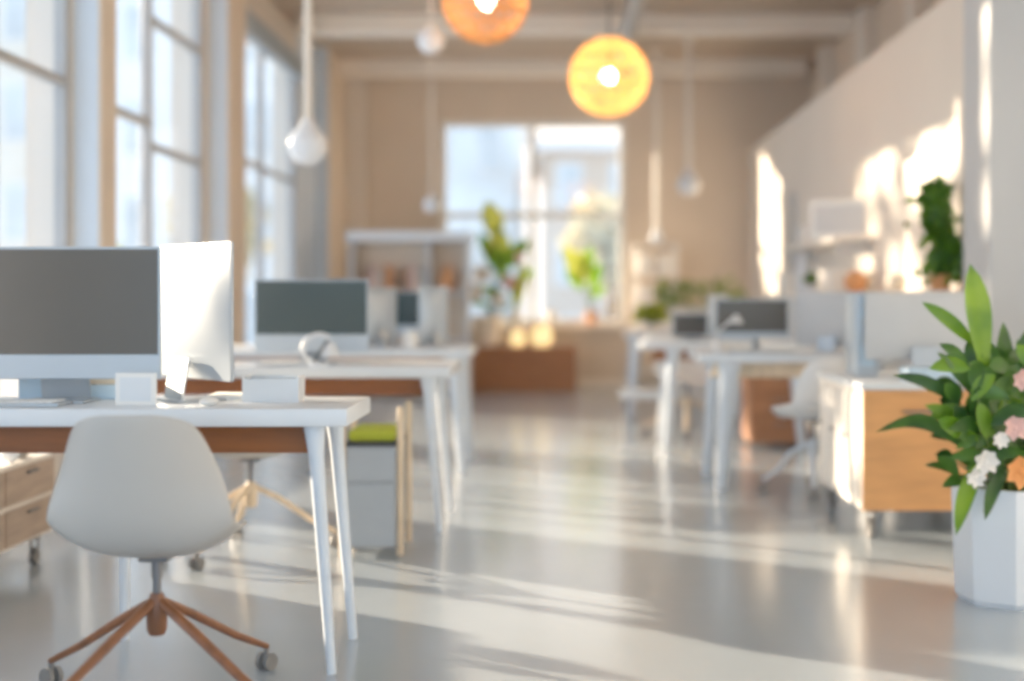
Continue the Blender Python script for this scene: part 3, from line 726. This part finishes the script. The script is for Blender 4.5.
# ------------------------------------------------------------------ back rack at right of end window
t = thing('storage_rack', 'white open rack with cream boxes right of the end window', 'rack', (1.15, 15.40, 0))
for sx in (-.25, .25):
    for sy in (-.14, .14): B().box(sx-.015, sx+.015, sy-.015, sy+.015, 0, 1.72).build('post', 'frame_white', t)
for z in (.2, .6, .97, 1.33, 1.68): B().box(-.235, .235, -.15, .15, z, z+.025).build('shelf', 'frame_white', t)
for z, c in ((.625, 'third shelf from the top'), (.995, 'second shelf from the top'), (1.355, 'top covered shelf')):
    for sx, sd in ((-.115, 'left'), (.115, 'right')):
        simple('storage_box', 'cream box on the %s side of the back rack, %s' % (sd, c), 'box', bx(.19, .24, .25, .01), 'cream', 'cream boxes on the back rack', loc=(1.15+sx, 15.40, z))

# ------------------------------------------------------------------ plant bench below the end window
t = thing('plant_bench', 'brown wooden box bench with plants below the end window', 'bench', (-.405, 15.22, 0))
b = B().box(-.62, .62, -.20, .20, .0, .50, .006)
b.build('box', 'wood_brown', t)
B().box(-.625, .625, -.205, .205, .50, .52, .004).build('bench_top', 'wood_brown', t)
BT = .52
def rp(px, py, y): s = F/y; return ((px-VX)/s, H+(VY-py)/s)
t = thing('potted_plant', 'tall yellow green plant in a large cream pot before the end window', 'plant', (-.82, 15.18, BT))
pot(t, .13, .17, .36, 'pot_cream')
Y0 = 15.18
def q(px, py): x, z = rp(px, py, Y0); return Vector((x+.82, 0, z-BT))
lb = B(); ly = B(); st = B()
for (a, c, w, L) in [((497, 240), (486, 200), .26, ly), ((505, 262), (493, 226), .24, ly), ((500, 275), (478, 232), .18, lb), ((500, 270), (530, 240), .22, lb), ((515, 310), (525, 262), .16, ly), ((508, 290), (535, 268), .15, lb), ((497, 300), (470, 285), .14, lb), ((500, 255), (484, 246), .16, ly), ((505, 285), (497, 245), .16, lb), ((505, 310), (490, 285), .14, lb), ((512, 300), (520, 275), .12, lb), ((490, 310), (468, 300), .12, lb)]:
    A, C = q(*a), q(*c); A.y = random.uniform(-.1, .1); C.y = A.y+random.uniform(-.08, .08)
    L.leaf(A, C, w, .05, (1, .3, .1), n=8); st.tube([(0, 0, .34), A*.6+Vector((0, 0, .1)), A], [.012, .009, .006], 6)
st.build('stems', 'stem', t, True); lb.build('green_leaves', 'leaf_lit', t, True, fix=False); ly.build('yellow_leaves', 'leaf_yellow', t, True, fix=False)
for p, r, m in (((483, 275), .13, 'petal_white'), ((510, 283), .10, 'petal_pink'), ((500, 300), .09, 'petal_white'), ((476, 292), .12, 'petal_white'), ((520, 258), .07, 'petal_pink')):
    v = q(*p); v.y = -.18; blossom(t, v, r, m)
simple('tall_vase', 'slim white vase on the plant bench between glowing jars and large pot', 'vase', B().lathe([(.05, 0), (.08, .05), (.085, .25), (.05, .38), (.06, .42), (.04, .42)], n=24), 'petal_white', loc=(-.50, 15.30, BT))
def jar(label, x, r, y=15.12):
    t = thing('glowing_jar', label, 'lantern', (x, y, BT), 0, 'glowing jars on the bench')
    B().lathe([(r*.6, 0), (r, r*.5), (r, r*1.3), (r*.6, r*1.9), (r*.65, r*2.0), (r*.5, r*2.0)], n=24).build('glass_body', 'glow', t, True)
    B().lathe([(r*.35, r*2.0), (r*.45, r*2.12), (r*.1, r*2.2)], n=16).build('lid', 'wood_pale', t, True)
jar('smaller glowing golden jar on the plant bench', -.47, .088, 15.11); jar('larger glowing golden jar at the right on the plant bench', -.19, .12)
simple('round_vase', 'cream round vase on the window sill above the glowing jars', 'vase', B().lathe([(.04, 0), (.09, .04), (.10, .10), (.06, .16), (.03, .18)], n=24), 'petal_white', loc=(-.02, YB-.07, bz0)) if False else None
t = thing('potted_plant', 'yellow green plant in a terracotta pot on the end window sill', 'plant', (.40, YB-.075, bz0))
B().lathe([(.05, 0), (.072, .17), (.062, .17), (.06, .15)], n=24).build('pot', 'terracotta', t, True)
B().lathe([(.055, .14), (.055, .155)], n=20).build('soil', 'soil', t)
lb = B(); ly = B(); st = B()
def q2(px, py): x, z = rp(px, py, 15.58); return Vector((x-.40, 0, z-bz0))
for (a, c, w, L) in [((583, 285), (563, 245), .20, ly), ((588, 280), (577, 250), .2, ly), ((590, 290), (600, 262), .16, lb), ((585, 290), (565, 270), .16, lb), ((591, 298), (606, 285), .12, lb), ((588, 275), (590, 245), .14, lb)]:
    A, C = q2(*a), q2(*c); L.leaf(A, C, w, .05, (1, .2, .1), n=8); st.tube([(0, 0, .14), A*.6+Vector((0, 0, .05)), A], [.008, .007, .005], 6)
st.build('stems', 'stem', t, True); lb.build('green_leaves', 'leaf_lit', t, True, fix=False); ly.build('yellow_leaves', 'leaf_yellow', t, True, fix=False)
simple('round_vase', 'cream round vase on the end window sill left of the terracotta pot', 'vase', B().lathe([(.04, 0), (.068, .04), (.07, .11), (.05, .16), (.03, .18)], n=24), 'petal_white', loc=(-.08, YB-.082, bz0))

# ------------------------------------------------------------------ open bookcase at back left
t = thing('open_bookcase', 'grey white open bookcase standing near the back left corner', 'bookcase', (-1.61, 14.2, 0))
w = .65
for sx in (-w, w-.04, .18): B().box(sx, sx+.04, -.16, .16, 0, 1.70, .003).build('side_panel', 'grey_light', t)
B().box(-w-.03, w+.03, -.19, .17, 1.70, 1.80, .006).build('top', 'white', t)
B().box(-w+.04, w-.04, .14, .155, .05, 1.70).build('back_panel', 'wall_tan', t)
for z in (.05, .60, 1.12): 
    B().box(-w+.04, .18, -.155, .138, z, z+.03).build('shelf', 'grey_light', t); B().box(.22, w-.04, -.155, .138, z, z+.03).build('shelf', 'grey_light', t)
cs = [('wood_brown', 'brown'), ('terracotta', 'rust red'), ('pot_grey', 'grey'), ('tan', 'tan'), ('petal_pink', 'pink'), ('wood_drawer', 'dull brown')]
for i in range(12):
    m, nm = cs[(i*5+i//6) % 6]; hh = .24+.05*((i*7) % 4)/3
    nth = ['first', 'second', 'third', 'fourth', 'fifth', 'sixth', 'seventh', 'eighth', 'ninth', 'tenth', 'eleventh', 'twelfth'][i]
    o = simple('book', '%s book, %s from the left in the upper bookcase row' % (nm, nth), 'book', bx(.036, .17, hh, .003), m, 'books in the bookcase', False, loc=(-1.61-.50+i*.048+(.10 if i > 6 else 0), 14.2, 1.15))
simple('round_vase', 'tan vase in the right bay of the open bookcase', 'vase', B().lathe([(.04, 0), (.09, .06), (.08, .18), (.04, .27), (.05, .29), (.03, .29)], n=24), 'terracotta', loc=(-1.21, 14.2, 1.15))
# grey cabinet next to bookcase
t = thing('tall_cabinet', 'narrow grey cabinet between the bookcase and the plant bench', 'cabinet', (-1.20, 14.85, 0))
B().box(-.13, .13, -.2, .2, 0, 1.55, .005).build('carcass', 'grey_light', t); dd = B().box(-.12, .12, -.216, -.201, .04, 1.52, .003).build('door', 'grey_light', t)
B().box(.09, .10, -.228, -.2165, .8, .95).build('handle', 'steel', dd)

# ------------------------------------------------------------------ light, world, camera
w = bpy.data.worlds.new('World'); bpy.context.scene.world = w; w.use_nodes = True; nt = w.node_tree; L = nt.links.new
bg = nt.nodes['Background']; tc = nt.nodes.new('ShaderNodeTexCoord'); sp = nt.nodes.new('ShaderNodeSeparateXYZ'); rp_ = nt.nodes.new('ShaderNodeValToRGB')
rp_.color_ramp.elements[0].position = .25; rp_.color_ramp.elements[0].color = (.62, .81, 1.0, 1)
rp_.color_ramp.elements[1].position = .85; rp_.color_ramp.elements[1].color = (1.0, .92, .82, 1)
ma = nt.nodes.new('ShaderNodeMath'); ma.operation = 'MULTIPLY_ADD'; ma.inputs[1].default_value = .5; ma.inputs[2].default_value = .5
L(tc.outputs['Generated'], sp.inputs[0]); L(sp.outputs['Y'], ma.inputs[0]); L(ma.outputs[0], rp_.inputs['Fac']); L(rp_.outputs['Color'], bg.inputs['Color'])
bg.inputs['Strength'].default_value = 2.1
sd = bpy.data.lights.new('Sun', 'SUN'); sd.energy = 23; sd.color = (1, .80, .56); sd.angle = math.radians(1.0)
so = bpy.data.objects.new('Sun', sd); COL.objects.link(so)
EL = math.radians(11.5); AZ = math.radians(33)
dv = Vector((math.cos(AZ)*math.cos(EL), -math.sin(AZ)*math.cos(EL), -math.sin(EL)))
so.rotation_euler = dv.to_track_quat('-Z', 'Y').to_euler(); so.location = (-8, 16, 6)

cd = bpy.data.cameras.new('Camera'); co = bpy.data.objects.new('Camera', cd); COL.objects.link(co)
co.location = (0, 0, H); co.rotation_euler = (PI/2, 0, 0)
cd.sensor_width = 36; cd.lens = F/1024*36
cd.shift_x = -(VX-512)/1024; cd.shift_y = -(340.5-VY)/1024
cd.clip_start = .05; cd.clip_end = 300
cd.dof.use_dof = True; cd.dof.focus_distance = 3.9; cd.dof.aperture_fstop = cd.lens/55.0
bpy.context.scene.camera = co
sc = bpy.context.scene
sc.view_settings.view_transform = 'Standard'
sc.view_settings.exposure = -.12
sc.view_settings.gamma = 1.16
sc.cycles.use_denoising = True
sc.cycles.filter_width = 3.6
sc.cycles.max_bounces = 10; sc.cycles.diffuse_bounces = 6
